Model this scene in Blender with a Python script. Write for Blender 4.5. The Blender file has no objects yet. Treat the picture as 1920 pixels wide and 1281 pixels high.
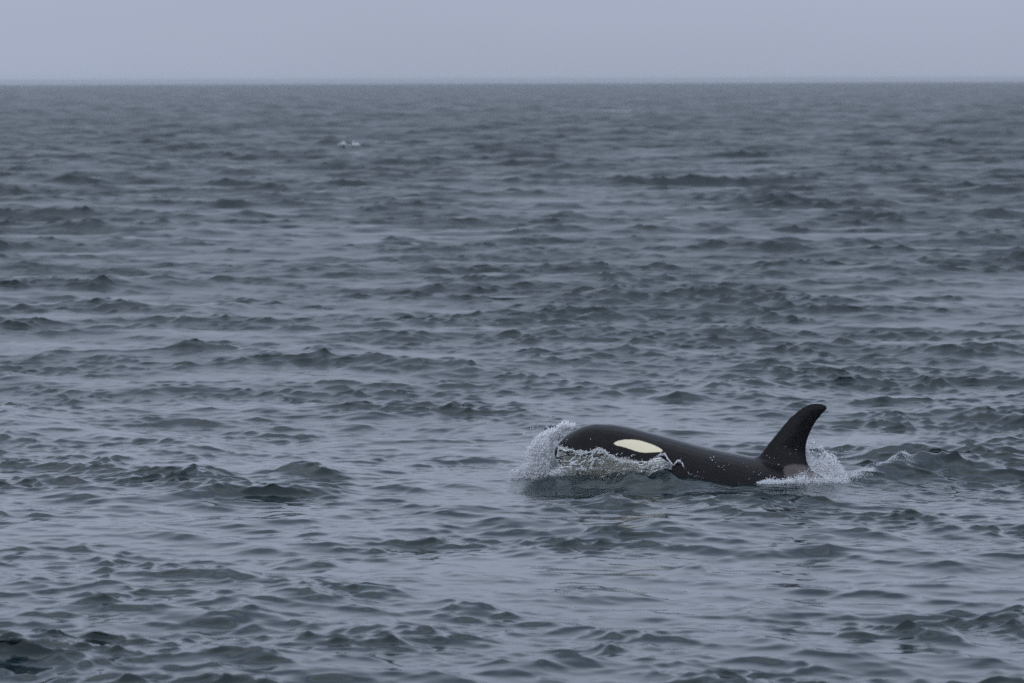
import bpy, bmesh, math, random
import numpy as np
from mathutils import Vector
from mathutils.bvhtree import BVHTree

random.seed(7)
RNG = np.random.default_rng(11)
sc = bpy.context.scene
COL = sc.collection
R = math.radians

# ---------------------------------------------------------------- camera
CAM_H = 4.48
F_PX = 6400.0            # focal length in pixels of the 1920 px wide photograph
PITCH = R(4.391)
cam_d = bpy.data.cameras.new('camera')
cam = bpy.data.objects.new('camera', cam_d); COL.objects.link(cam)
cam.location = (0, 0, CAM_H)
cam.rotation_euler = (math.pi / 2 - PITCH, R(0.17), 0)
cam_d.sensor_width = 36.0
cam_d.lens = F_PX / 1920 * 36.0
cam_d.clip_start = 0.5
cam_d.clip_end = 30000
cam_d.dof.use_dof = True
cam_d.dof.focus_distance = 38.2
cam_d.dof.aperture_fstop = 2.7
sc.camera = cam

# ---------------------------------------------------------------- world, overcast
SUN_EL, SUN_AZ = 67.0, 215.0     # azimuth measured clockwise from +Y: behind the boat, a little left
w = bpy.data.worlds.new('World'); sc.world = w; w.use_nodes = True
nt = w.node_tree; nt.nodes.clear()
N, L = nt.nodes.new, nt.links.new
out = N('ShaderNodeOutputWorld'); bg = N('ShaderNodeBackground')
sky = N('ShaderNodeTexSky'); sky.sky_type = 'NISHITA'; sky.sun_disc = False
sky.sun_elevation = R(SUN_EL); sky.sun_rotation = R(SUN_AZ)
sky.air_density = 1.0; sky.dust_density = 3.0
tc = N('ShaderNodeTexCoord'); sep = N('ShaderNodeSeparateXYZ')
L(tc.outputs['Generated'], sep.inputs[0])
ramp = N('ShaderNodeValToRGB')                      # overcast dome: brighter towards the zenith
e = ramp.color_ramp.elements
e[0].position = 0.0; e[0].color = (0.330, 0.374, 0.478, 1)
e[1].position = 1.0; e[1].color = (0.40, 0.49, 0.65, 1)
for p, c in ((0.012, (0.338, 0.382, 0.486, 1)), (0.035, (0.352, 0.397, 0.508, 1)), (0.09, (0.53, 0.61, 0.785, 1)), (0.22, (0.65, 0.74, 0.92, 1)), (0.55, (0.42, 0.505, 0.67, 1))):
    x = ramp.color_ramp.elements.new(p); x.color = c
L(sep.outputs['Z'], ramp.inputs[0])
zc = N('ShaderNodeMath'); zc.operation = 'MAXIMUM'; zc.inputs[1].default_value = 0.01; L(sep.outputs['Z'], zc.inputs[0])
cb = N('ShaderNodeCombineXYZ'); L(sep.outputs['X'], cb.inputs[0]); L(sep.outputs['Y'], cb.inputs[1]); L(zc.outputs[0], cb.inputs[2])
L(cb.outputs[0], sky.inputs['Vector'])
noi = N('ShaderNodeTexNoise'); noi.inputs['Scale'].default_value = 3.0; noi.inputs['Detail'].default_value = 3
noi.inputs['Roughness'].default_value = 0.45
mp = N('ShaderNodeMapping'); mp.inputs['Scale'].default_value = (1, 1, 3.5); mp.inputs['Location'].default_value = (1.3, 0.2, 0.4)
L(tc.outputs['Generated'], mp.inputs[0]); L(mp.outputs[0], noi.inputs['Vector'])
mr = N('ShaderNodeMapRange'); mr.inputs[1].default_value = 0.3; mr.inputs[2].default_value = 0.7
mr.inputs[3].default_value = 9.3; mr.inputs[4].default_value = 10.7
L(noi.outputs[0], mr.inputs[0])
mul = N('ShaderNodeVectorMath'); mul.operation = 'SCALE'
L(ramp.outputs[0], mul.inputs[0]); L(mr.outputs[0], mul.inputs['Scale'])
mix = N('ShaderNodeMix'); mix.data_type = 'RGBA'; mix.inputs['Factor'].default_value = 0.95
L(sky.outputs[0], mix.inputs['A']); L(mul.outputs[0], mix.inputs['B'])
L(mix.outputs['Result'], bg.inputs['Color']); bg.inputs['Strength'].default_value = 0.1
L(bg.outputs[0], out.inputs[0])

sun_d = bpy.data.lights.new('sun', 'SUN'); sun_d.energy = 1.15; sun_d.angle = R(135); sun_d.color = (1.0, 0.985, 0.965)
sun = bpy.data.objects.new('sun', sun_d); COL.objects.link(sun)
az, el = R(SUN_AZ), R(SUN_EL)
sd = Vector((math.sin(az) * math.cos(el), math.cos(az) * math.cos(el), math.sin(el)))
sun.rotation_euler = sd.to_track_quat('Z', 'Y').to_euler()
sun.location = sd * 50

vs = sc.view_settings
vs.view_transform = 'Standard'; vs.look = 'None'; vs.gamma = 1; vs.use_curve_mapping = False; vs.exposure = 0.12
sc.cycles.max_bounces = 8
sc.cycles.diffuse_bounces = 5
sc.cycles.glossy_bounces = 3
sc.cycles.transmission_bounces = 6
sc.cycles.transparent_max_bounces = 12
sc.cycles.use_denoising = False

# ---------------------------------------------------------------- helpers
def ground(px, py, z=0.0):
    """where the line of sight through a photo pixel meets the height z"""
    a = PITCH + math.atan((py - 640.5) / F_PX)
    d = (CAM_H - z) / math.tan(a)
    return (px - 960) / F_PX * math.hypot(d, CAM_H - z), d

def tag(o, label=None, cat=None, group=None, kind=None):
    if label: o['label'] = label
    if cat: o['category'] = cat
    if group: o['group'] = group
    if kind: o['kind'] = kind
    return o

def mesh_obj(name, verts, faces, mat, parent=None, smooth=True):
    verts = np.asarray(verts, np.float32); faces = np.asarray(faces, np.int32)
    me = bpy.data.meshes.new(name)
    k = faces.shape[1]
    me.vertices.add(len(verts)); me.vertices.foreach_set('co', verts.ravel())
    me.loops.add(faces.size); me.loops.foreach_set('vertex_index', faces.ravel())
    me.polygons.add(len(faces))
    me.polygons.foreach_set('loop_start', np.arange(0, faces.size, k, dtype=np.int32))
    me.polygons.foreach_set('use_smooth', np.full(len(faces), smooth))
    me.update(calc_edges=True)
    if mat: me.materials.append(mat)
    o = bpy.data.objects.new(name, me); COL.objects.link(o)
    if parent: o.parent = parent
    return o

def fattr(me, name, vals):
    a = me.attributes.new(name, 'FLOAT', 'POINT')
    a.data.foreach_set('value', np.asarray(vals, np.float32))

def vnoise(p, seed=0):
    """3-D value noise in -1..1 for an (n,3) array"""
    p = np.asarray(p, np.float64)
    i = np.floor(p).astype(np.int64); f = p - i; u = f * f * (3 - 2 * f)
    def h(a):
        n = (a[:, 0] * 73856093) ^ (a[:, 1] * 19349663) ^ (a[:, 2] * 83492791) ^ (seed * 2654435761)
        n = (n ^ (n >> 13)) * 1274126177 & 0x7fffffff
        n = (n ^ (n >> 15)) * 2246822519 & 0x7fffffff
        return (n & 0xffffff) / 0xffffff * 2 - 1
    r = 0
    for dx in (0, 1):
        for dy in (0, 1):
            for dz in (0, 1):
                wgt = (u[:, 0] if dx else 1 - u[:, 0]) * (u[:, 1] if dy else 1 - u[:, 1]) * (u[:, 2] if dz else 1 - u[:, 2])
                r = r + wgt * h(i + np.array([dx, dy, dz]))
    return r

def fbm(p, octs=3, seed=0):
    r = 0; a = 1; t = 0
    for k in range(octs):
        r = r + a * vnoise(np.asarray(p) * 2 ** k + 17.3 * k, seed + k); t += a; a *= 0.5
    return r / t

# ---------------------------------------------------------------- the orca's own frame
OX, OY = ground(1300, 900)           # the point of the sea under its back
SC = F_PX / math.hypot(OY, CAM_H)    # photo pixels per metre there
YAW = R(-5)
def lx(px): return (px - 1300) / SC
def lz(py): return (900 - py) / SC
def to_local(X, Y):
    dx, dy = X - OX, Y - OY
    c, s = math.cos(-YAW), math.sin(-YAW)
    return c * dx - s * dy, s * dx + c * dy

# ---------------------------------------------------------------- materials
def mat_new(name):
    m = bpy.data.materials.new(name); m.use_nodes = True
    n = m.node_tree
    return m, n, n.nodes['Principled BSDF']

def water_material():
    m, n, b = mat_new('sea_water')
    N, L = n.nodes.new, n.links.new
    tcn = N('ShaderNodeTexCoord')
    at = N('ShaderNodeAttribute'); at.attribute_name = 'rough'
    ar = N('ShaderNodeAttribute'); ar.attribute_name = 'ripple'
    # colour of the water body: green-grey, a little milkier in drifting patches
    nz = N('ShaderNodeTexNoise'); nz.inputs['Scale'].default_value = 0.12; nz.inputs['Detail'].default_value = 4
    L(tcn.outputs['Object'], nz.inputs['Vector'])
    cr = N('ShaderNodeValToRGB')
    cr.color_ramp.elements[0].position = 0.3; cr.color_ramp.elements[0].color = (0.003, 0.012, 0.015, 1)
    cr.color_ramp.elements[1].position = 0.72; cr.color_ramp.elements[1].color = (0.010, 0.022, 0.025, 1)
    L(nz.outputs[0], cr.inputs[0]); L(cr.outputs[0], b.inputs['Base Color'])
    b.inputs['IOR'].default_value = 1.333
    L(at.outputs['Fac'], b.inputs['Roughness'])
    # capillary ripples too small for the mesh
    mpn = N('ShaderNodeMapping'); mpn.inputs['Scale'].default_value = (3.6, 7.0, 1); mpn.inputs['Rotation'].default_value = (0, 0, 0.18)
    L(tcn.outputs['Object'], mpn.inputs[0])
    n1 = N('ShaderNodeTexNoise'); n1.inputs['Scale'].default_value = 1.0; n1.inputs['Detail'].default_value = 2.5; n1.inputs['Roughness'].default_value = 0.55
    n1.inputs['Distortion'].default_value = 0.6
    L(mpn.outputs[0], n1.inputs['Vector'])
    bp = N('ShaderNodeBump'); bp.inputs['Distance'].default_value = 0.035
    L(ar.outputs['Fac'], bp.inputs['Strength']); L(n1.outputs[0], bp.inputs['Height'])
    L(bp.outputs[0], b.inputs['Normal'])
    return m

def foam_material(name, col=(0.78, 0.82, 0.86), trans=0.35):
    m, n, b = mat_new(name)
    N, L = n.nodes.new, n.links.new
    tcn = N('ShaderNodeTexCoord')
    nz = N('ShaderNodeTexNoise'); nz.inputs['Scale'].default_value = 25; nz.inputs['Detail'].default_value = 3
    L(tcn.outputs['Object'], nz.inputs['Vector'])
    cr = N('ShaderNodeValToRGB')
    cr.color_ramp.elements[0].position = 0.35; cr.color_ramp.elements[0].color = (col[0] * .8, col[1] * .82, col[2] * .85, 1)
    cr.color_ramp.elements[1].position = 0.6; cr.color_ramp.elements[1].color = (*col, 1)
    L(nz.outputs[0], cr.inputs[0]); L(cr.outputs[0], b.inputs['Base Color'])
    b.inputs['Roughness'].default_value = 0.45
    b.inputs['IOR'].default_value = 1.333
    b.inputs['Transmission Weight'].default_value = trans
    return m

def sheet_material():
    """thin running water: mostly clear, foam streaks where it breaks"""
    m, n, b = mat_new('running_water')
    N, L = n.nodes.new, n.links.new
    tcn = N('ShaderNodeTexCoord')
    b.inputs['Base Color'].default_value = (0.70, 0.80, 0.80, 1)
    b.inputs['Roughness'].default_value = 0.06; b.inputs['IOR'].default_value = 1.333
    b.inputs['Transmission Weight'].default_value = 0.0
    tr = N('ShaderNodeBsdfTransparent'); tr.inputs[0].default_value = (0.90, 0.92, 0.91, 1)
    gl = N('ShaderNodeBsdfGlossy'); gl.inputs['Roughness'].default_value = 0.08
    fr = N('ShaderNodeFresnel'); fr.inputs[0].default_value = 1.22
    n1 = N('ShaderNodeTexNoise'); n1.inputs['Scale'].default_value = 28; n1.inputs['Detail'].default_value = 3
    L(tcn.outputs['Object'], n1.inputs['Vector'])
    bp = N('ShaderNodeBump'); bp.inputs['Distance'].default_value = 0.02; bp.inputs['Strength'].default_value = 0.6
    L(n1.outputs[0], bp.inputs['Height'])
    for q in (gl, fr, b): L(bp.outputs[0], q.inputs['Normal'])
    m1 = N('ShaderNodeMixShader'); L(fr.outputs[0], m1.inputs[0]); L(tr.outputs[0], m1.inputs[1]); L(gl.outputs[0], m1.inputs[2])
    fo = N('ShaderNodeAttribute'); fo.attribute_name = 'foam'
    n2 = N('ShaderNodeTexNoise'); n2.inputs['Scale'].default_value = 22; n2.inputs['Detail'].default_value = 5; n2.inputs['Roughness'].default_value = 0.65
    n2.inputs['Distortion'].default_value = 1.2
    L(tcn.outputs['Object'], n2.inputs['Vector'])
    ad = N('ShaderNodeMath'); ad.operation = 'ADD'; L(fo.outputs['Fac'], ad.inputs[0]); L(n2.outputs[0], ad.inputs[1])
    mrn = N('ShaderNodeMapRange'); mrn.inputs[1].default_value = 0.82; mrn.inputs[2].default_value = 1.02
    mrn.inputs[3].default_value = 0.0; mrn.inputs[4].default_value = 0.95
    L(ad.outputs[0], mrn.inputs[0])
    m2 = N('ShaderNodeMixShader'); L(mrn.outputs[0], m2.inputs[0]); L(m1.outputs[0], m2.inputs[1]); L(b.outputs[0], m2.inputs[2])
    L(m2.outputs[0], n.nodes['Material Output'].inputs[0])
    return m

def skin_material():
    m, n, b = mat_new('orca_skin')
    N, L = n.nodes.new, n.links.new
    tcn = N('ShaderNodeTexCoord')
    nz = N('ShaderNodeTexNoise'); nz.inputs['Scale'].default_value = 3.0; nz.inputs['Detail'].default_value = 6
    L(tcn.outputs['Object'], nz.inputs['Vector'])
    base = N('ShaderNodeValToRGB')
    base.color_ramp.elements[0].position = 0.3; base.color_ramp.elements[0].color = (0.0034, 0.0034, 0.0052, 1)
    base.color_ramp.elements[1].position = 0.75; base.color_ramp.elements[1].color = (0.0060, 0.0056, 0.0078, 1)
    L(nz.outputs[0], base.inputs[0])
    fine = N('ShaderNodeTexNoise'); fine.inputs['Scale'].default_value = 45; fine.inputs['Detail'].default_value = 3
    L(tcn.outputs['Object'], fine.inputs['Vector'])
    def mask(attr, soft, wob):
        a = N('ShaderNodeAttribute'); a.attribute_name = attr
        mm = N('ShaderNodeMath'); mm.operation = 'MULTIPLY_ADD'
        L(fine.outputs[0], mm.inputs[0]); mm.inputs[1].default_value = wob; L(a.outputs['Fac'], mm.inputs[2])
        r_ = N('ShaderNodeMapRange'); r_.inputs[1].default_value = -soft + wob / 2; r_.inputs[2].default_value = soft + wob / 2
        r_.inputs[3].default_value = 1; r_.inputs[4].default_value = 0
        L(mm.outputs[0], r_.inputs[0]); return r_
    def over(prev, msk, col):
        mx = N('ShaderNodeMix'); mx.data_type = 'RGBA'
        L(msk.outputs[0], mx.inputs['Factor']); L(prev, mx.inputs['A'])
        if isinstance(col, tuple): mx.inputs['B'].default_value = col
        else: L(col, mx.inputs['B'])
        return mx.outputs['Result']
    sad = N('ShaderNodeValToRGB')
    sad.color_ramp.elements[0].position = 0.3; sad.color_ramp.elements[0].color = (0.070, 0.061, 0.062, 1)
    sad.color_ramp.elements[1].position = 0.7; sad.color_ramp.elements[1].color = (0.115, 0.101, 0.099, 1)
    L(fine.outputs[0], sad.inputs[0])
    c = over(base.outputs[0], mask('saddle', 0.012, 0.02), sad.outputs[0])
    c = over(c, mask('jaw', 0.008, 0.015), (0.25, 0.238, 0.215, 1))
    c = over(c, mask('eyepatch', 0.0035, 0.010), (0.75, 0.68, 0.505, 1))
    L(c, b.inputs['Base Color'])
    rr = N('ShaderNodeMapRange'); rr.inputs[3].default_value = 0.16; rr.inputs[4].default_value = 0.28
    L(nz.outputs[0], rr.inputs[0]); L(rr.outputs[0], b.inputs['Roughness'])
    b.inputs['Specular IOR Level'].default_value = 0.09
    run = N('ShaderNodeTexNoise'); run.inputs['Scale'].default_value = 9; run.inputs['Detail'].default_value = 4; run.inputs['Distortion'].default_value = .8
    mpr = N('ShaderNodeMapping'); mpr.inputs['Scale'].default_value = (1, 1, .45); L(tcn.outputs['Object'], mpr.inputs[0]); L(mpr.outputs[0], run.inputs['Vector'])
    bw = N('ShaderNodeBump'); bw.inputs['Strength'].default_value = 0.7; bw.inputs['Distance'].default_value = 0.02; L(run.outputs[0], bw.inputs['Height'])
    b.inputs['Coat Weight'].default_value = 0.25; b.inputs['Coat Roughness'].default_value = 0.1; b.inputs['Coat IOR'].default_value = 1.33
    L(bw.outputs[0], b.inputs['Coat Normal'])
    bp = N('ShaderNodeBump'); bp.inputs['Strength'].default_value = 0.25; bp.inputs['Distance'].default_value = 0.006
    L(fine.outputs[0], bp.inputs['Height']); L(bp.outputs[0], b.inputs['Normal'])
    return m

M_WATER = water_material()
M_FOAM = foam_material('white_foam', (0.88, 0.91, 0.94), 0.0)
def spray_material():
    m = bpy.data.materials.new('spray_drops'); m.use_nodes = True
    n = m.node_tree; n.nodes.remove(n.nodes['Principled BSDF'])
    d = n.nodes.new('ShaderNodeBsdfDiffuse'); d.inputs[0].default_value = (0.95, 0.96, 0.98, 1)
    t = n.nodes.new('ShaderNodeBsdfTranslucent'); t.inputs[0].default_value = (0.94, 0.96, 0.99, 1)
    g = n.nodes.new('ShaderNodeBsdfGlossy'); g.inputs['Roughness'].default_value = 0.2
    a = n.nodes.new('ShaderNodeMixShader'); a.inputs[0].default_value = 0.5
    b = n.nodes.new('ShaderNodeMixShader'); b.inputs[0].default_value = 0.08
    L = n.links.new
    L(d.outputs[0], a.inputs[1]); L(t.outputs[0], a.inputs[2]); L(a.outputs[0], b.inputs[1]); L(g.outputs[0], b.inputs[2])
    L(b.outputs[0], n.nodes['Material Output'].inputs[0])
    return m
M_DROP = spray_material()
M_SHEET = sheet_material()
M_SKIN = skin_material()

# ---------------------------------------------------------------- the sea
def build_sea():
    # rows by range, columns by bearing: dense round the orca, coarser far out and to the sides
    r = [1.5]
    while r[-1] < 9500:
        q = r[-1]
        if q < 24: s = 0.06 + (24 - q) * 0.04
        elif q < 38: s = 0.045
        else: s = 0.045 * (q / 38) ** 1.45
        r.append(q + min(s, 160))
    r = np.array(r)
    dr = np.gradient(r)
    core = np.linspace(-11.6, 11.6, 560)
    side = 11.6 + np.cumsum(np.geomspace(0.06, 9, 28))
    side = np.concatenate([side[side < 170], [179.999]])
    th = np.radians(np.concatenate([-side[::-1], core, side]))
    dth = np.gradient(th)
    nr, nc = len(r), len(th)
    print('sea grid', nr, nc, nr * nc * 2)
    # wave components
    K = 220
    lam = np.geomspace(0.12, 15, K) * RNG.uniform(0.97, 1.03, K)
    k = 2 * np.pi / lam
    spread = np.interp(np.log(lam), np.log([0.12, 1, 4, 15]), np.radians([27, 30, 48, 38]))
    ang = np.radians(-106) + RNG.normal(0, 1, K) * spread + np.where(RNG.uniform(0, 1, K) < .5, R(21), R(-21)) * np.clip(1.6 - lam / 3, 0, 1)
    kx, ky = k * np.cos(ang), k * np.sin(ang)
    # slope variance per log-wavelength
    S = np.interp(np.log(lam), np.log([0.12, 0.25, 0.5, 1.0, 2.0, 4.0, 8.0, 15]), [0.018, 0.030, 0.023, 0.0110, 0.0075, 0.0070, 0.0036, 0.0005])
    dl = np.log(15 / 0.12) / K
    var = S * dl * SEA_POWER
    amp = np.sqrt(2 * var) / k
    ph = RNG.uniform(0, 2 * np.pi, K)
    bA, bB, bC = lam < 0.6, (lam >= 0.6) & (lam < 2.0), (lam >= 2.0)
    sgA, sgB, sgC = (math.sqrt((amp[b] ** 2).sum() / 2) for b in (bA, bB, bC))
    def peaked(h, sg, beta, M_):
        # flat troughs and steep, rare crests
        g = 2.1 * np.tanh(h / sg / 2.1)
        return sg / beta * (np.exp(beta * g - beta * beta / 2) - 1) * M_
    # gusts and slicks that make the short waves come in patches
    J = 26
    ml = np.geomspace(1.6, 40, J); ma = np.radians(-98) + RNG.normal(0, 1.1, J)
    mk = 2 * np.pi / ml; mph = RNG.uniform(0, 2 * np.pi, J)
    # single crests that stand out in the photograph
    packs = []
    for px, py, wp, hp, tilt in CRESTS:
        sc_, z = F_PX / ground(px, py)[1], 0
        A = hp / sc_ * 0.50
        x0, y0 = ground(px, py + hp * 0.8)
        packs.append((x0, y0, wp / sc_ * 0.42, max(A / 0.30, 0.12), A, tilt))
    V = np.empty((nr, nc, 3), np.float32)
    RO = np.empty((nr, nc), np.float32); RI = np.empty((nr, nc), np.float32)
    st, ct = np.sin(th), np.cos(th)
    CH = 64
    for a in range(0, nr, CH):
        rr = r[a:a + CH, None]
        X = (rr * st).astype(np.float32); Y = (rr * ct).astype(np.float32)
        lmin = np.interp(rr, [60, 150], [1.9, 1.05]).astype(np.float32) * np.maximum(dr[a:a + CH, None], 0.55 * rr * dth[None, :]).astype(np.float32)
        lm0 = float(lmin.min())
        M = np.zeros_like(X)
        for j in range(J):
            M += np.sin(mk[j] * (X * math.cos(ma[j]) + Y * math.sin(ma[j])) + mph[j]) * (0.28 if ml[j] < 9 else 0.22)
        M = np.clip(0.86 + 0.5 * M, 0.38, 1.6)
        # calm slick that the animal leaves round and beyond itself
        calm = np.exp(-((X - OX + 0.1) / 2.6) ** 2 - ((Y - OY - 9) / 8.0) ** 2) * 0.55
        M = M * (1 - calm)
        HA = np.zeros_like(X); HB = np.zeros_like(X); MA = MB = 1.0
        SY = np.zeros_like(X); H = np.zeros_like(X); DX = np.zeros_like(X); DY = np.zeros_like(X); unres = np.zeros_like(X)
        HL = np.zeros_like(X)
        for i in range(K - 1, -1, -1):
            if lam[i] * 1.0 < lm0:
                unres += var[i]; continue
            wgt = np.clip((lam[i] / lmin - 1) / 0.4, 0, 1)
            mod = MA if bA[i] else (MB if bB[i] else 1.0)
            if bB[i] and MB is 1.0:
                # the open water further out is livelier than the lee close by
                live = np.interp(rr, [30, 60, 130], [0.50, 0.70, 1.10])
                H = peaked(H, sgC, 0.55, live * np.clip(0.55 + 0.45 * M, 0.4, 1.4)); SY = SY * live
                MB = np.clip(0.55 + 0.45 * M, 0.2, 1.5) * np.clip(1 + 2.5 * H + 2.2 * SY, 0.4, 2.0)
            if bA[i] and MA is 1.0:
                MA = M * np.clip(1 + 2.0 * H + 3.5 * HB + 2.0 * SY, 0.45, 1.45)
            p = kx[i] * X + ky[i] * Y + np.float32(ph[i])
            s_, c_ = np.sin(p), np.cos(p)
            am = amp[i] * wgt
            if bA[i]: HA += am * s_
            elif bB[i]: HB += am * s_
            else:
                H += am * s_; SY += am * ky[i] * c_
            am = am * mod
            q = 1.15 * am
            DX += q * (kx[i] / k[i]) * c_
            DY += q * (ky[i] / k[i]) * c_
            unres += var[i] * (1 - wgt)
        H += peaked(HB, sgB, 0.6, MB) + peaked(HA, sgA, 0.7, MA)
        for (x0, y0, W, Ly, A, t) in packs:
            if y0 + 4 * Ly < rr.min() * 0.95 or y0 - 5 * Ly > rr.max(): continue
            u = X - x0; v = Y - y0 - t * u - 0.25 * W * np.sin(u / W * 2.3 + x0 * 7) * 0.6
            g = np.exp(-(u / W) ** 2)
            wob = v + 0.35 * Ly * np.sin(u / W * 6.1 + x0 * 3)
            prof = np.where(v < 0, np.exp(-np.sqrt((wob / (Ly * 0.8)) ** 2 + .03)), np.exp(-np.sqrt((wob / (Ly * 1.6)) ** 2 + .03)))
            loc = np.exp(-(u / (W * 1.2)) ** 2 - (v / (3 * Ly)) ** 2)
            H += 0.6 * A * g * prof * (1 + 0.3 * np.sin(u / W * 5 + y0)) + 0.35 * H * loc
        # water heaped up by the orca
        lX, lY = to_local(X, Y)
        def ridge(x0, y0, x1, y1, h0, h1, wn, wf):
            dx, dy = x1 - x0, y1 - y0; Ln = math.hypot(dx, dy)
            tt = ((lX - x0) * dx + (lY - y0) * dy) / Ln ** 2
            dd = ((lX - x0) * -dy + (lY - y0) * dx) / Ln
            tc_ = np.clip(tt, 0, 1)
            end = np.exp(-((tt - tc_) * Ln / 0.28) ** 2)
            wd = np.where(dd < 0, wn, wf)
            return (h0 + (h1 - h0) * tc_) * end * np.exp(-(dd / wd) ** 2)
        if Y.max() > OY - 6 and Y.min() < OY + 6:
            near_w = np.exp(-(((lX + 0.3) / 2.6) ** 4 + (lY / 1.6) ** 4))
            H *= 1 - 0.78 * near_w
            jig = 1 + 0.09 * np.sin(lX * 7.3 + 1 + lY * 3) + 0.07 * np.sin(lX * 17 + lY * 9)
            HR = np.zeros_like(H)
            for rd in ((lx(1060), -0.42, lx(1190), -0.52, 0.08, 0.14, 0.30, 0.35), (lx(1190), -0.52, lx(1250), -0.58, 0.15, 0.17, 0.32, 0.35),
                       (lx(1250), -0.58, lx(1380), -0.70, 0.16, 0.0, 0.30, 0.3),
                       # wake crest trailing off to the right and away
                       (lx(1400), -0.62, lx(1560), -0.50, 0.02, 0.03, 0.30, 0.3),
                       (lx(1560), -0.15, lx(1620), 0.25, 0.02, 0.07, 0.28, 0.3), (lx(1620), 0.25, lx(1655), 0.52, 0.07, 0.14, 0.30, 0.28),
                       (lx(1655), 0.52, lx(1690), 0.8, 0.14, 0.20, 0.34, 0.28), (lx(1690), 0.8, lx(1730), 1.0, 0.20, 0.19, 0.36, 0.30),
                       (lx(1720), 1.0, lx(1910), 0.8, 0.15, 0.10, 0.40, 0.6), (lx(1640), 2.6, lx(1880), 2.5, 0.11, 0.10, 0.40, 0.6)):
                HR = np.maximum(HR, ridge(*rd) * jig)
            H += HR
            H -= ridge(lx(1030), -1.15, lx(1250), -1.35, 0.05, 0.05, 0.30, 0.4)
            H -= ridge(lx(1580), 1.5, lx(1680), 2.2, 0.08, 0.06, 0.5, 0.5)
        V[a:a + CH, :, 0] = X + DX; V[a:a + CH, :, 1] = Y + DY
        V[a:a + CH, :, 2] = H - rr ** 2 / (2 * 6371000.0)
        RO[a:a + CH] = np.sqrt(np.clip(np.sqrt(2 * (unres * ROUGH_GAIN * np.clip(M * (1 + 6 * SY), 0.15, 3.0) + 0.00004)), 0.008, 0.6))
        wk = np.exp(-(((lX + 0.2) / 2.4) ** 4 + ((lY + .6) / 1.8) ** 4))
        RI[a:a + CH] = (np.clip(M * 0.75, 0.1, 1.4) + 1.6 * wk) * np.clip(1.6 - rr / 150, 0.12, 1)
    idx = np.arange(nr * nc, dtype=np.int32).reshape(nr, nc)
    F = np.stack([idx[:-1, :-1], idx[:-1, 1:], idx[1:, 1:], idx[1:, :-1]], -1).reshape(-1, 4)
    o = mesh_obj('sea', V.reshape(-1, 3), F, M_WATER)
    fattr(o.data, 'rough', RO.ravel()); fattr(o.data, 'ripple', RI.ravel() * RIPPLE)
    tag(o, kind='structure')
    return o, V, r, th

SEA_POWER = 1.12
ROUGH_GAIN = 0.32
RIPPLE = 0.22
# crest pixel, width and height in pixels, tilt: the individual waves one can pick out
CRESTS = [(1155, 456, 110, 17, .1), (760, 472, 85, 16, 0), (300, 502, 230, 12, .3), (1150, 546, 170, 19, 0), (1320, 538, 90, 12, -.3),
    (1450, 552, 160, 12, -.3), (590, 577, 130, 15, .2), (700, 596, 150, 15, 0), (800, 587, 80, 15, -.5), (1120, 582, 140, 11, -.2),
    (1210, 582, 110, 12, -.2), (1650, 598, 130, 18, .1), (1265, 648, 110, 15, 0), (340, 645, 110, 15, 0), (910, 676, 190, 18, -.3),
    (770, 746, 140, 13, .1), (580, 798, 140, 15, 0), (60, 838, 230, 24, -.2), (600, 872, 190, 24, .1), (1145, 932, 90, 18, 0),
    (960, 976, 240, 20, -.1), (1640, 1132, 260, 22, .1), (1800, 1120, 190, 22, -.4), (1440, 1106, 110, 16, 0), (850, 1178, 230, 22, 0),
    (1210, 1180, 160, 24, -.1), (450, 1133, 75, 22, 0), (1870, 686, 100, 18, 0), (656, 268, 110, 26, 0), (240, 788, 110, 12, 0),
    (1460, 940, 80, 14, 0), (880, 540, 60, 12, 0), (250, 436, 70, 12, 0), (1750, 520, 90, 10, 0), (720, 1084, 200, 16, .1),
    (150, 1010, 200, 14, 0), (420, 905, 90, 18, 0), (1525, 1018, 130, 20, 0), (1300, 1048, 70, 18, -.3), (1580, 270, 90, 11, 0),
    (900, 262, 70, 9, 0), (140, 548, 110, 12, 0), (1000, 380, 90, 10, 0), (480, 318, 70, 10, 0), (1290, 1256, 150, 25, 0),
    (120, 1240, 130, 25, -.2), (520, 1225, 90, 20, -.3), (1080, 1095, 90, 16, 0), (1780, 1020, 90, 14, 0)]
sea, SV, SR, STH = build_sea()

def sea_point(x, y):
    """the point of the sea surface nearest to x, y, with its height"""
    rr, tt = math.hypot(x, y), math.atan2(x, y)
    i, j = int(np.searchsorted(SR, rr)), int(np.searchsorted(STH, tt))
    i0, i1, j0, j1 = max(i - 8, 0), i + 9, max(j - 14, 0), j + 15
    blk = SV[i0:i1, j0:j1].reshape(-1, 3)
    return blk[np.argmin((blk[:, 0] - x) ** 2 + (blk[:, 1] - y) ** 2)]

# ---------------------------------------------------------------- the orca
def pchip(xs, ys, x):
    xs, ys = np.asarray(xs, float), np.asarray(ys, float)
    h = np.diff(xs); d = np.diff(ys) / h
    m = np.zeros_like(ys); m[0], m[-1] = d[0], d[-1]
    for i in range(1, len(xs) - 1):
        if d[i - 1] * d[i] > 0:
            w1, w2 = 2 * h[i] + h[i - 1], h[i] + 2 * h[i - 1]
            m[i] = (w1 + w2) / (w1 / d[i - 1] + w2 / d[i])
    k_ = np.clip(np.searchsorted(xs, x) - 1, 0, len(h) - 1)
    t = (x - xs[k_]) / h[k_]
    return (ys[k_] * (1 + 2 * t) * (1 - t) ** 2 + h[k_] * m[k_] * t * (1 - t) ** 2 + ys[k_ + 1] * t * t * (3 - 2 * t) + h[k_] * m[k_ + 1] * t * t * (t - 1))

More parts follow.
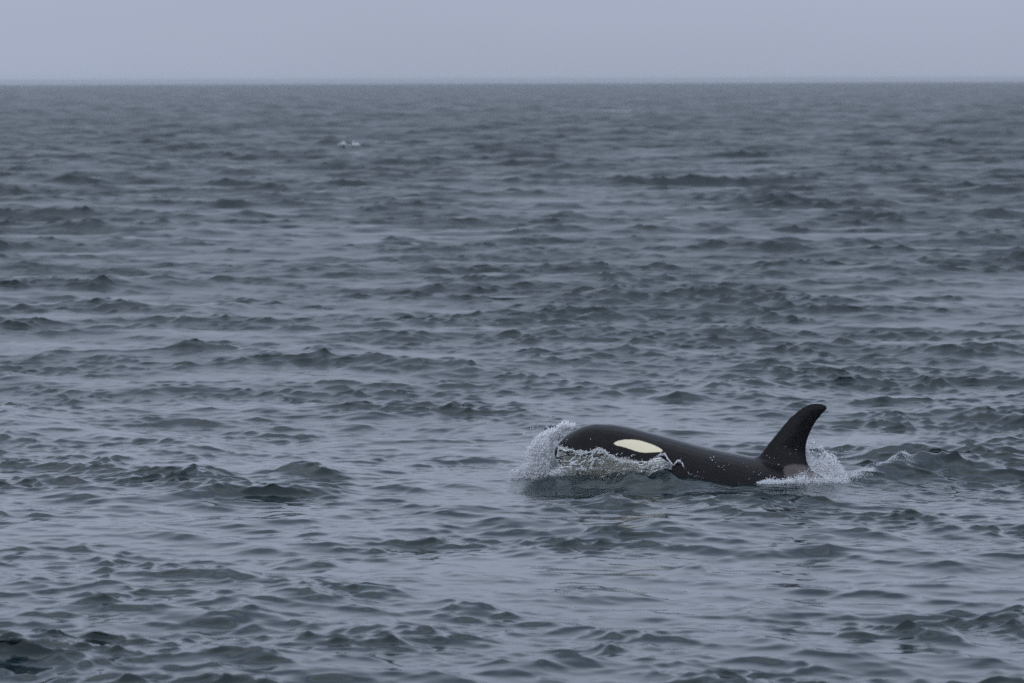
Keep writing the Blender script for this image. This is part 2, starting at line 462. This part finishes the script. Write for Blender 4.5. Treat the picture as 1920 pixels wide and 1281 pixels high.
ST = np.array([  # px x, back px y, belly px y, half width in metres
    (1036.5, 851, 853, .012), (1038, 845.5, 860, .05), (1042, 838.5, 867, .085), (1050, 829, 876, .13), (1062, 817.5, 889, .19), (1078, 806.5, 905, .25),
    (1095, 799.5, 922, .31), (1115, 796, 938, .36), (1140, 796.5, 954, .41), (1170, 800.5, 970, .46), (1210, 810, 985, .50), (1260, 822.5, 1000, .54),
    (1320, 838, 1012, .56), (1380, 851, 1018, .55), (1440, 863, 1020, .51), (1500, 877, 1014, .45), (1560, 901, 1003, .33), (1620, 932, 996, .24),
    (1680, 950, 992, .18), (1740, 960, 989, .14), (1800, 973, 993, .10), (1860, 985, 999, .07), (1900, 992, 1002, .03)])

def loft(sections):
    """closed tube through rings of equal length"""
    n = len(sections[0]); v = [p for s in sections for p in s]; f = []
    for a in range(len(sections) - 1):
        for b in range(n):
            f.append((a * n + b, a * n + (b + 1) % n, (a + 1) * n + (b + 1) % n, (a + 1) * n + b))
    f.append(tuple(range(n - 1, -1, -1))); f.append(tuple((len(sections) - 1) * n + b for b in range(n)))
    return v, f

def foil(p0, p1, t, up, n=20):
    """lens-shaped ring between a leading and a trailing point"""
    p0, p1, up = Vector(p0), Vector(p1), Vector(up)
    ring = []
    for s in range(n):
        a = 2 * math.pi * s / n
        u = 0.5 - 0.5 * math.cos(a)
        th_ = t * (math.sin(a)) * (1.15 - 0.55 * u)
        ring.append(p0.lerp(p1, u) + up * th_)
    return ring

def build_orca():
    bm = bmesh.new()
    def add(v, f):
        vv = [bm.verts.new(p) for p in v]
        for q in f:
            bm.faces.new([vv[i] for i in q])
    xs = np.concatenate([np.linspace(1036.5, 1042, 6), np.linspace(1044, 1120, 26), np.linspace(1126, 1900, 90)])
    top, bot, hw = (pchip(ST[:, 0], ST[:, c], xs) for c in (1, 2, 3))
    secs = []
    for x, t, b, w_ in zip(xs, top, bot, hw):
        zt, zb = lz(t), lz(b); cz = (zt * .52 + zb * .48)
        ring = []
        for s in range(40):
            a = 2 * math.pi * s / 40
            cy, sz = math.cos(a), math.sin(a)
            ex = 2.15 if sz < 0 else 2.05 - 0.45 * math.exp(-((x - 1480) / 75) ** 2)
            yy = math.copysign(abs(cy) ** (2 / ex), cy) * w_
            hz = (zt - cz) if sz > 0 else (cz - zb)
            ring.append((lx(x), yy, cz + math.copysign(abs(sz) ** (2 / ex), sz) * hz))
        secs.append(ring)
    add(*loft(secs))
    # dorsal fin
    LE = [(885, 1402), (870, 1408), (856, 1417), (843.5, 1428), (823.7, 1445), (803, 1461.7), (784, 1478), (769.6, 1495), (762, 1507), (758, 1517), (756, 1526)]
    TE = [(885, 1528), (876, 1516), (863, 1510), (846.7, 1508), (830, 1509.6), (817.5, 1513.8), (803, 1520), (790, 1528), (778, 1538.8), (768.5, 1549), (763, 1550.5), (758, 1545), (756, 1538)]
    zs = list(np.linspace(885, 772, 20)) + [768, 765, 762, 760, 758.4, 757, 756.2]
    secs = []
    for z in zs:
        a = np.interp(-z, [-q[0] for q in LE], [q[1] for q in LE]); b = np.interp(-z, [-q[0] for q in TE], [q[1] for q in TE])
        hgt = (885 - z) / 129
        t = 0.075 * (1 - hgt) ** 1.1 + 0.014
        t += 0.10 * max(0.0, (z - 838) / 47) ** 2
        if z < 768: t *= math.sqrt(max((z - 755.4) / 12.6, 0.05))
        secs.append(foil((lx(a), 0.02 * hgt, lz(885 - (885 - z) * 1.02)), (lx(b), 0.02 * hgt, lz(885 - (885 - z) * 1.02)), t, (0, 1, 0)))
    add(*loft(secs))
    # pectoral fins, under water
    for s in (-1, 1):
        base = Vector((lx(1235), s * .40, lz(968)))
        secs = []
        for i, (u, c, t) in enumerate(((0, .26, .05), (.2, .36, .05), (.5, .46, .04), (.8, .42, .03), (1.0, .26, .02), (1.08, .08, .01))):
            m_ = base + Vector((0.38, s * 0.55, -0.42)) * u
            d = Vector((0.8, -s * .2, .45)).normalized()
            secs.append(foil(m_ - d * c * .5, m_ + d * c * .5, t, Vector((0.2, s * .62, .7)).normalized()))
        add(*loft(secs))
    # tail flukes, under water
    for s in (-1, 1):
        secs = []
        for (u, x0, x1, t) in ((-.05, 1838, 1915, .045), (.15, 1858, 1935, .04), (.4, 1885, 1950, .03), (.65, 1915, 1967, .022), (.82, 1942, 1980, .014), (.9, 1966, 1984, .006)):
            secs.append(foil((lx(x0), s * u, lz(992 + (x0 - 1838) * .1)), (lx(x1), s * u, lz(996 + (x1 - 1838) * .1)), t, (0, 0, 1)))
        add(*loft(secs))
    bmesh.ops.recalc_face_normals(bm, faces=bm.faces)
    me = bpy.data.meshes.new('orca_build'); bm.to_mesh(me); bm.free()
    tmp = bpy.data.objects.new('orca_build', me); COL.objects.link(tmp)
    rm = tmp.modifiers.new('r', 'REMESH'); rm.mode = 'VOXEL'; rm.voxel_size = 0.014; rm.adaptivity = 0
    sm = tmp.modifiers.new('s', 'SMOOTH'); sm.factor = 0.6; sm.iterations = 4
    dg = bpy.context.evaluated_depsgraph_get()
    body = bpy.data.meshes.new_from_object(tmp.evaluated_get(dg))
    bpy.data.objects.remove(tmp); bpy.data.meshes.remove(me)
    # fillet where the dorsal fin grows out of the back
    t2 = bpy.data.objects.new('orca_fillet', body); COL.objects.link(t2)
    c0 = np.empty(len(body.vertices) * 3, np.float32); body.vertices.foreach_get('co', c0); c0 = c0.reshape(-1, 3)
    pxv = c0[:, 0] * SC + 1300
    zt = np.array([lz(v) for v in pchip(ST[:, 0], ST[:, 2 - 1], np.clip(pxv, 1037, 1899))])
    wv = np.exp(-((c0[:, 2] - zt + .05) / 0.13) ** 2) * np.clip((pxv - 1385) / 25, 0, 1) * np.clip((1545 - pxv) / 20, 0, 1) * (np.abs(c0[:, 1]) < .33)
    vg = t2.vertex_groups.new(name='f')
    for lv in range(1, 9):
        ids = np.nonzero((wv * 8).round().astype(int) == lv)[0]
        if len(ids): vg.add([int(q) for q in ids], lv / 8, 'REPLACE')
    s2 = t2.modifiers.new('s', 'SMOOTH'); s2.factor = 0.9; s2.iterations = 60; s2.vertex_group = 'f'
    old = body
    dg = bpy.context.evaluated_depsgraph_get()
    body = bpy.data.meshes.new_from_object(t2.evaluated_get(dg))
    bpy.data.objects.remove(t2); bpy.data.meshes.remove(old)
    body.materials.clear(); body.materials.append(M_SKIN)
    nv = len(body.vertices)
    co = np.empty(nv * 3, np.float32); body.vertices.foreach_get('co', co); co = co.reshape(-1, 3)
    body.polygons.foreach_set('use_smooth', np.ones(len(body.polygons), bool))
    def sdist(poly):
        P = np.array([(lx(a), lz(b)) for a, b in poly]); q = co[:, [0, 2]]
        dmin = np.full(nv, 1e9); ins = np.zeros(nv, bool)
        for i in range(len(P)):
            a, b = P[i], P[(i + 1) % len(P)]
            ab = b - a; t = np.clip(((q - a) @ ab) / (ab @ ab), 0, 1)
            dmin = np.minimum(dmin, np.hypot(*(q - a - t[:, None] * ab).T))
            c = ((a[1] > q[:, 1]) != (b[1] > q[:, 1]))
            with np.errstate(divide='ignore', invalid='ignore'):
                xi = (b[0] - a[0]) * (q[:, 1] - a[1]) / (b[1] - a[1]) + a[0]
            ins ^= c & (q[:, 0] < xi)
        return np.where(ins, -dmin, dmin)
    up = 8
    fattr(body, 'eyepatch', sdist([(x, y - np.interp(y, [824, 852], [3.5, 9])) for x, y in [(1151.5, 832), (1157, 827.5), (1170, 824), (1187, 824), (1200, 826.5), (1212, 830.5), (1224, 835.5), (1234, 840.5), (1240, 845), (1243, 848.5),
        (1240, 850.5), (1232, 851), (1222, 851.8), (1210, 852), (1200, 850.5), (1191, 848), (1179, 843), (1166, 838.5), (1156, 836.5)]]))
    fattr(body, 'jaw', sdist([(x, y - up + 1) for x, y in [(1049, 872), (1056, 861), (1085, 860), (1130, 860), (1160, 859), (1178, 860), (1190, 864), (1200, 880), (1290, 940), (1500, 975), (1500, 1050), (1040, 1050), (1040, 890)]]))
    fattr(body, 'saddle', sdist([(x, y - up) for x, y in [(1465, 886), (1468, 881), (1474, 878), (1484, 876.5), (1501, 878), (1516, 882), (1527, 888), (1534, 895), (1532, 906), (1525, 914), (1507, 914), (1484, 910), (1474, 902)]]))
    o = bpy.data.objects.new('orca', body); COL.objects.link(o)
    o.location = (OX, OY, 0); o.rotation_euler = (0, 0, YAW)
    tag(o, 'black and white orca surfacing with cream eye patch and tall curved dorsal fin', 'orca')
    # the small dark eye below the front of the patch
    bm = bmesh.new(); bmesh.ops.create_uvsphere(bm, u_segments=14, v_segments=9, radius=0.022)
    em = bpy.data.meshes.new('eye'); bm.to_mesh(em); bm.free()
    for p in em.polygons: p.use_smooth = True
    mm, n_, b_ = mat_new('dark_eye'); b_.inputs['Base Color'].default_value = (0.01, 0.008, 0.008, 1); b_.inputs['Roughness'].default_value = 0.08
    em.materials.append(mm)
    bvh = BVHTree.FromObject(o, bpy.context.evaluated_depsgraph_get())
    for s in (-1, 1):
        ey = bpy.data.objects.new('eye', em); COL.objects.link(ey); ey.parent = o
        h = bvh.ray_cast(Vector((lx(1136), s * 3, lz(843))), Vector((0, -s, 0)))
        ey.location = (lx(1136), h[0].y - s * 0.012, lz(843))
    return o, bvh

orca, OBVH = build_orca()
def on_skin(px, py):
    """point of the near flank seen at a photo pixel, in the orca's frame"""
    h = OBVH.ray_cast(Vector((lx(px), -3, lz(py - 8))), Vector((0, 1, 0)))
    return h[0], h[1]

# ---------------------------------------------------------------- drops, foam and running water
def octa():
    v = np.array([(1, 0, 0), (-1, 0, 0), (0, 1, 0), (0, -1, 0), (0, 0, 1), (0, 0, -1)], float)
    f = np.array([(0, 2, 4), (2, 1, 4), (1, 3, 4), (3, 0, 4), (2, 0, 5), (1, 2, 5), (3, 1, 5), (0, 3, 5)])
    return v, f
IV, IF = octa()

def drops(name, P, rad, axis, stretch, mat, label, cat, kind='stuff'):
    """many separate drops of water as one countless mass: P, rad, long axis and stretch per drop"""
    P = np.asarray(P); n = len(P); rad = np.asarray(rad); axis = np.asarray(axis, float)
    axis /= np.linalg.norm(axis, axis=1)[:, None] + 1e-9
    v = IV[None] * rad[:, None, None] * (1 + 0.25 * RNG.uniform(-1, 1, (n, len(IV), 1)))
    along = (v * axis[:, None]).sum(-1, keepdims=True)
    v = v + axis[:, None] * along * (np.asarray(stretch)[:, None, None] - 1) + P[:, None]
    f = IF[None] + (np.arange(n) * len(IV))[:, None, None]
    base = P.mean(0); base[2] = 0
    o = mesh_obj(name, (v - base).reshape(-1, 3), f.reshape(-1, 3), mat)
    o.location = base
    tag(o, label, cat, kind=kind); return o

def L2W(p):
    p = np.asarray(p, float); c, s = math.cos(YAW), math.sin(YAW)
    return np.stack([OX + c * p[:, 0] - s * p[:, 1], OY + s * p[:, 0] + c * p[:, 1], p[:, 2]], 1)

def in_poly(q, poly):
    P = np.array(poly, float); ins = np.zeros(len(q), bool)
    for i in range(len(P)):
        a, b = P[i], P[(i + 1) % len(P)]
        if a[1] == b[1]: continue
        c = ((a[1] > q[:, 1]) != (b[1] > q[:, 1]))
        ins ^= c & (q[:, 0] < (b[0] - a[0]) * (q[:, 1] - a[1]) / (b[1] - a[1]) + a[0])
    return ins

def bow_splash():
    P = []; n = 200000
    poly = [(1034, 808), (1042, 802), (1049, 799), (1056, 800), (1066, 803), (1074, 806), (1062, 818), (1050, 830), (1042, 840), (1040, 855), (1046, 868), (1056, 880),
            (1052, 893), (1024, 898), (1000, 899), (982, 897), (953, 895), (950, 887), (968, 882), (985, 874), (988, 862), (984, 848), (991, 838), (999, 826), (1008, 819), (1020, 812)]
    q = np.stack([RNG.uniform(945, 1080, n), RNG.uniform(795, 903, n)], 1)
    q = q + 2.2 * np.stack([vnoise(np.c_[q / 5, np.zeros(n)], 3), vnoise(np.c_[q / 5, np.ones(n) * 5], 4)], 1)
    keep = in_poly(q, poly); q = q[keep]
    n = len(q)
    # ropes and cells of spray
    cell = np.abs(fbm(np.c_[q[:, 0] / 9, q[:, 1] / 9, np.zeros(n)], 3, 21))
    dens = np.clip(1.15 - cell * 3.0, 0.10, 1)
    dens *= np.clip(0.45 + (q[:, 0] - 960) / 60, 0.3, 1)
    k_ = RNG.uniform(0, 1, n) < dens * 0.50
    k_ = np.nonzero(k_)[0]; k_ = k_[~((q[k_, 0] > 1031) & (q[k_, 1] > 828) & (q[k_, 1] < 868) & (RNG.uniform(0, 1, len(k_)) < .85))]
    q = q[k_]; n = len(q)
    X = lx(q[:, 0]); Z = lz(q[:, 1])
    bulge = 0.30 * np.sqrt(np.clip(1 - ((q[:, 0] - 1050) / 95) ** 2, 0, 1))
    Y = RNG.uniform(-1, 1, n) * (0.06 + bulge * 0.9) + 0.05
    Y = np.where(q[:, 0] > 1028, np.abs(Y) + 0.06 * (q[:, 0] - 1028) / 10, Y)
    rope = RNG.uniform(0, 1, n) < 0.10
    rad = RNG.lognormal(math.log(0.0029), 0.42, n)
    ax = np.stack([X - lx(1046), Y * 0.5, Z - lz(870) + .05], 1) + RNG.normal(0, .12, (n, 3))
    stv = np.where(rope, RNG.uniform(4, 11, n), RNG.uniform(1.0, 3.0, n))
    ax = ax + rope[:, None] * RNG.normal(0, .22, (n, 3))
    # stray drops thrown clear
    m = 260
    a = RNG.uniform(math.pi * .55, math.pi * 1.02, m); rr_ = RNG.uniform(.25, .62, m)
    SX = lx(1046) + np.cos(a) * rr_; SZ = lz(880) + np.sin(a) * rr_ * .95
    S = np.stack([SX, RNG.uniform(-.4, .4, m), np.clip(SZ, 0.02, 9)], 1)
    PW = L2W(np.concatenate([np.stack([X, Y, Z], 1), S]))
    rad = np.concatenate([rad, RNG.uniform(.002, .006, m)]); stv = np.concatenate([stv, RNG.uniform(1, 1.6, m)])
    ax = np.concatenate([ax, RNG.normal(0, 1, (m, 3))])
    drops('bow_splash', PW, rad, ax, stv, M_DROP, "white splash of spray thrown up ahead of the orca's snout", 'splash')

def fin_splash():
    poly = [(1513, 818), (1522, 823), (1534, 833), (1546, 842), (1558, 852), (1566, 862), (1572, 872), (1580, 882), (1588, 895), (1572, 902), (1552, 898), (1534, 889), (1518, 881), (1511, 868), (1509, 850), (1510, 835)]
    n = 64000
    q = np.stack([RNG.uniform(1505, 1592, n), RNG.uniform(812, 905, n)], 1)
    q = q + 2 * np.stack([vnoise(np.c_[q / 5, np.zeros(n)], 13), vnoise(np.c_[q / 5, np.ones(n) * 5], 14)], 1)
    q = q[in_poly(q, poly)]; n = len(q)
    # streaks run down and to the right
    u = q[:, 0] * .80 + q[:, 1] * .60; v = -q[:, 0] * .60 + q[:, 1] * .80 + 2.5 * vnoise(np.c_[u / 14, q[:, 1] / 14, np.zeros(n)], 5)
    st_ = fbm(np.c_[u / 22, v / 3.0, np.zeros(n)], 2, 31)
    low = np.clip((q[:, 1] - 852) / 38 + (q[:, 0] - 1545) / 50, 0, 1)
    edge = np.clip(1 - (u - (q[:, 1] * 0 + 1720)) / 60, 0, 1)
    dens = np.clip(0.10 + st_ * 1.5, 0.03, 1) * 0.55 + 0.75 * low
    k_ = RNG.uniform(0, 1, n) < dens * 0.30
    q = q[k_]; low = low[k_]; n = len(q)
    X = lx(q[:, 0]); Z = lz(q[:, 1]) + 0.0
    Y = RNG.uniform(-.16, .16, n) * (1 + low) + 0.10
    rad = RNG.lognormal(math.log(0.0031), 0.38, n)
    ax = np.tile(np.array([.80, 0, -.60]), (n, 1)) + RNG.normal(0, .12, (n, 3))
    stv = RNG.uniform(2.0, 8.0, n) * (1 - low) + low * RNG.uniform(1, 2, n)
    m = 160
    S = np.stack([lx(RNG.uniform(1520, 1605, m)), RNG.uniform(-.2, .4, m), lz(RNG.uniform(835, 895, m))], 1)
    S = S[(S[:, 2] - lz(820)) < -(S[:, 0] - lx(1515)) * .72 + .16]
    m = len(S)
    PW = L2W(np.concatenate([np.stack([X, Y, Z], 1), S]))
    drops('fin_splash', PW, np.concatenate([rad, RNG.uniform(.002, .005, m)]), np.concatenate([ax, RNG.normal(0, 1, (m, 3))]),
          np.concatenate([stv, np.ones(m)]), M_DROP, "fan of white water streaming off behind the orca's dorsal fin", 'splash')

def foam_line(name, pts, n, wid, hgt, label, cat, rad=(.004, .011), surface=True, kind='stuff', mat=None, gap=0.0, seed=1, local=False):
    """foam heaped along a line of photo pixels lying on the sea: pts are (px, py, thickness)"""
    pts = np.array(pts, float)
    t = RNG.uniform(0, len(pts) - 1, n)
    g = vnoise(np.c_[t * 3.1, np.zeros(n), np.zeros(n)], seed)
    t = t[g > gap - 1]; n = len(t)
    i = np.clip(t.astype(int), 0, len(pts) - 2); f = (t - i)[:, None]
    q = pts[i] * (1 - f) + pts[i + 1] * f
    out_ = []
    for a in range(n):
        z0 = q[a, 3] if pts.shape[1] > 3 else 0.0
        if local:
            x, y = L2W([[lx(q[a, 0]), q[a, 1], 0]])[0][:2]
        else:
            x, y = ground(q[a, 0], q[a, 1], z0)
        x += RNG.normal(0, wid); y += RNG.normal(0, wid * 2.0) * q[a, 2]
        z = sea_point(x, y)[2] if surface else z0
        out_.append((x, y, z + abs(RNG.normal(0, hgt)) * q[a, 2]))
    P = np.array(out_)
    return drops(name, P, RNG.uniform(rad[0], rad[1], n), RNG.normal(0, 1, (n, 3)) * (1, 1, .4), RNG.uniform(1, 1.8, n), mat or M_FOAM, label, cat, kind)

def flank_foam():
    """water breaking along the flank and running off it"""
    P = []; rad = []
    edge = [(1048, 847), (1058, 846), (1072, 849), (1088, 852), (1100, 851), (1112, 850), (1122, 845), (1132, 846), (1141, 852), (1150, 858), (1160, 862), (1172, 864), (1190, 865), (1210, 864),
            (1226, 862), (1236, 857), (1246, 853), (1252, 861), (1262, 871), (1270, 866), (1278, 868), (1284, 880), (1296, 889), (1320, 894), (1350, 900), (1385, 906), (1420, 907)]
    wt = [.7, .6, .7, .8, .6, .7, .8, .7, .6, .6, .5, .35, .3, .35, .5, .7, .8, .4, .4, .3, .25, .15, .15, .1, .15, .15, .3]
    for i in range(len(edge) - 1):
        (x0, y0), (x1, y1) = edge[i], edge[i + 1]
        for k_ in range(int(70 * wt[i]) + 2):
            t = random.random()
            if x0 > 1196 and vnoise([[(x0 + (x1 - x0) * t) / 7, 0, 0]], 9)[0] < .15: continue
            px, py = x0 + (x1 - x0) * t, y0 + (y1 - y0) * t + random.gauss(.6, 1.7 if x0 < 1196 else .8)
            h = on_skin(px, py)
            if h[0] is None: continue
            P.append(h[0] + h[1] * random.uniform(.0, .03) + Vector((0, -.05 if px < 1190 else -.02, 0))); rad.append(random.uniform(.002, .0075) * (0.4 + .6 * wt[i]))
    # lumps of foam lower down in the broken water beside the head
    for k_ in range(5200):
        px = random.triangular(1045, 1200, 1080); py = random.gauss(874 - (px - 1050) * .03, 8)
        if abs(vnoise([[px / 11 + py / 14, py / 6, 0]], 8)[0]) > 0.17: continue
        P.append(Vector((lx(px), -0.42 - random.random() * .12, lz(py - 9)))); rad.append(random.uniform(.002, .006))
    for k_ in range(1300):
        px = random.triangular(1030, 1085, 1050); py = random.gauss(889, 4.5)
        P.append(Vector((lx(px), -0.30 - random.random() * .14, lz(py - 6)))); rad.append(random.uniform(.002, .0055))
    # runs of bright water on the skin
    for a in ([(1247, 853), (1250, 859), (1256, 867), (1262, 873)], [(1264, 873), (1270, 866), (1278, 867), (1282, 876)], [(1232, 866), (1238, 868), (1246, 871)], [(1200, 881), (1215, 870), (1228, 862)]):
        for i in range(len(a) - 1):
            for k_ in range(16):
                t = random.random(); px = a[i][0] + (a[i + 1][0] - a[i][0]) * t; py = a[i][1] + (a[i + 1][1] - a[i][1]) * t + random.gauss(0, .5)
                h = on_skin(px, py)
                if h[0] is None: continue
                P.append(h[0] + h[1] * .02 + Vector((0, -.03, 0))); rad.append(random.uniform(.004, .007))
    n = len(P)
    drops('flank_foam', L2W(np.array([p[:] for p in P])), np.array(rad), RNG.normal(0, 1, (n, 3)), RNG.uniform(1, 2.4, n), M_DROP,
          "broken white foam edging the water along the orca's cheek", 'foam')

def skin_drops():
    P = []; rad = []
    spots = [(1331, 862, 7), (1337, 861, 9), (1334, 866, 8), (1341, 870, 4), (1295, 842, 4), (1277, 862, 5), (1411, 887, 5), (1421, 892, 7), (1424, 889, 4), (1440, 865, 6), (1457, 877, 7), (1444, 830, 4),
             (1489, 850, 6), (1478, 858, 4), (1427, 856, 4), (1435, 862, 4), (1449, 866, 4), (1098, 807, 6), (1108, 829, 6), (1119, 842, 6), (1062, 833, 5), (1515, 882, 6), (1392, 873, 4), (1403, 898, 6), (1308, 885, 5), (1320, 885, 5),
             (1353, 878, 5), (1347, 876, 5), (1357, 882, 5), (1365, 874, 4), (1356, 875, 4), (1062, 836, 3), (1060, 839, 3)]
    for k_ in range(20): spots.append((random.gauss(1440, 45), random.uniform(840, 900), random.uniform(1.5, 3.5)))
    for k_ in range(10): spots.append((random.uniform(1060, 1330), random.uniform(815, 880), random.uniform(1.2, 2.6)))
    for px, py, s in spots:
        h = on_skin(px, py)
        if h[0] is None: continue
        P.append((h[0] + h[1] * .004)[:]); rad.append(s * .0009)
    n = len(P)
    drops('skin_drops', L2W(np.array(P)), np.array(rad), RNG.normal(0, 1, (n, 3)), RNG.uniform(1, 1.5, n), M_DROP, "scattered bright water drops on the orca's wet black back", 'water drops')

def cheek_sheet():
    """lumpy half-clear water running over the pale lower jaw"""
    nx, nz_ = 190, 60
    xs = np.linspace(1044, 1262, nx)
    topl = np.interp(xs, [1036, 1044, 1058, 1088, 1110, 1122, 1132, 1145, 1160, 1185, 1215, 1240, 1262], [850, 847, 847, 852, 850, 846, 847, 856, 863, 866, 866, 857, 872])
    V = np.zeros((nz_, nx, 3)); FO = np.zeros((nz_, nx))
    for a in range(nz_):
        t = a / (nz_ - 1)
        pz = topl + (np.interp(xs, [1040, 1066], [872, 897]) - topl) * t * np.clip((1262 - xs) / 70 + .06 * np.sin(xs / 4), 0, 1) ** .6
        X = lx(xs); Z = lz(pz - 8)
        base = np.interp(xs, ST[:, 0], ST[:, 3]) * .97
        yy = -(base + 0.02 + 0.10 * np.sin(t * 1.5) + 0.16 * t)
        P = np.stack([X * 14, Z * 14 - t * 2, np.zeros(nx)], 1)
        yy = yy - 0.035 * fbm(P, 3, 51) * min(1, t * 8)
        V[a] = np.stack([X, yy, Z + 0.008 * fbm(P + 9, 2, 52)], 1)
        FO[a] = 0.42 * np.exp(-(t / .07) ** 2) + 0.28 * np.exp(-((t - .62) / .17) ** 2) * np.clip((1215 - xs) / 60, 0, 1)
    W = L2W(V.reshape(-1, 3)); base = np.array([OX, OY, 0.0])
    idx = np.arange(nz_ * nx).reshape(nz_, nx)
    F = np.stack([idx[:-1, :-1], idx[1:, :-1], idx[1:, 1:], idx[:-1, 1:]], -1).reshape(-1, 4)
    # closed skin of water: a back sheet 3 cm inside the front one
    Vb = V.copy(); Vb[:, :, 1] += 0.03
    Wb = L2W(Vb.reshape(-1, 3)); nvert = len(W)
    F2 = F[:, ::-1] + nvert
    o = mesh_obj('cheek_water', np.concatenate([W, Wb]) - base, np.concatenate([F, F2]), M_SHEET)
    o.location = base
    fattr(o.data, 'foam', np.concatenate([FO.ravel(), FO.ravel() * 0]))
    tag(o, "half-clear sheet of churned water pouring over the orca's pale jaw", 'bow wave', kind='stuff')

bow_splash()
fin_splash()
flank_foam()
skin_drops()
cheek_sheet()
# foam where the saddle meets the sea, then the rope of foam along the wake crest
foam_line('waterline_foam', [(1424, -.50, .3), (1440, -.50, .9), (1460, -.49, .6), (1476, -.48, .9), (1495, -.46, 1.5), (1512, -.42, 1.9), (1530, -.36, 1.4), (1555, -.28, 1.0), (1585, -.15, .8)],
          7500, .024, .030, "low bank of white foam washing against the orca's grey saddle", 'foam', (.0015, .005), gap=.35, local=True)
foam_line('wake_foam', [(1575, -.08, 1.6), (1595, .05, 1.5), (1612, .20, 1.5), (1630, .31, .9), (1645, .49, .5), (1660, .58, .4), (1676, .74, .6), (1688, .80, 1.5), (1697, .88, .9)],
          4600, .028, .012, 'thin rope of foam along the wake crest right of the fin', 'foam', (.0013, .0040), gap=1.0, local=True)

# far whitecaps: each one lumpy roll of foam on its crest
M_FAR = foam_material('far_foam', (0.62, 0.66, 0.70), 0.0)
def whitecap(pts, rad, label, seed):
    pts = np.array(pts, float); n = 70; k = 8; V = []; L_ = []
    for a in range(n):
        t = a / (n - 1); u = t * (len(pts) - 1); i = min(int(u), len(pts) - 2)
        q = pts[i] + (pts[i + 1] - pts[i]) * (u - i)
        x, y = ground(q[0], q[1])
        c = SV[np.searchsorted(SR, y - 5):np.searchsorted(SR, y + 6)].reshape(-1, 3)
        c = c[(np.abs(c[:, 0] - x) < .3) & (np.abs(c[:, 1] - y) < 3)]
        b = c[np.argmax(c[:, 2] - .02 * np.abs(c[:, 1] - y))]
        L_.append((x, b[1] - .1, b[2], q[2]))
    L_ = np.array(L_); ker = np.ones(21) / 21
    for c in (1, 2): L_[:, c] = np.convolve(np.pad(L_[:, c], 10, mode='edge'), ker, 'valid')
    for a in range(n):
        t = a / (n - 1); x, y, z = L_[a, :3]; q = (0, 0, L_[a, 3])
        rr = rad * q[2] * (0.65 + 0.55 * vnoise([[a * .35, seed, 0]], 3)[0]) * math.sin(math.pi * min(max(t, .02), .98)) ** .4
        for b in range(k):
            c = 2 * math.pi * b / k
            j = 1 + .3 * vnoise([[a * .9, b * 1.3, seed]], 5)[0]
            V.append((x, y + math.cos(c) * rr * 2.2 * j, z + .1 + .4 * rr + math.sin(c) * rr * .9 * j))
    V = np.array(V); base = V.mean(0)
    F = [(a * k + b, a * k + (b + 1) % k, (a + 1) * k + (b + 1) % k, (a + 1) * k + b) for a in range(n - 1) for b in range(k)]
    o = mesh_obj('whitecap', V - base, F, M_FAR); o.location = base
    tag(o, label, 'whitecap'); return o
whitecap([(630, 277, 1), (640, 276, 1.5), (650, 277, .45), (656, 277, .35), (664, 276, 1.4), (675, 278, .8)], .20, 'small bright whitecap breaking far off, left of the centre of the sea', 1)
whitecap([(1122, 212, .8), (1150, 211, 1), (1185, 212, .8)], .14, 'faint pale whitecap just under the horizon, right of the centre', 2)

# ---------------------------------------------------------------- the misty air over the sea
bm = bmesh.new(); bmesh.ops.create_cube(bm, size=1.0)
hm = bpy.data.meshes.new('haze'); bm.to_mesh(hm); bm.free()
haze = bpy.data.objects.new('haze', hm); COL.objects.link(haze)
haze.scale = (22000, 22000, 15); haze.location = (0, 0, 5.6 - 7.5)
hmat = bpy.data.materials.new('haze'); hmat.use_nodes = True
hn = hmat.node_tree; hn.nodes.remove(hn.nodes['Principled BSDF'])
pv = hn.nodes.new('ShaderNodeVolumePrincipled'); pv.inputs['Density'].default_value = 0.00013; pv.inputs['Color'].default_value = (0.64, 0.69, 0.76, 1)
hn.links.new(pv.outputs[0], hn.nodes['Material Output'].inputs['Volume'])
hm.materials.append(hmat); tag(haze, kind='stuff')
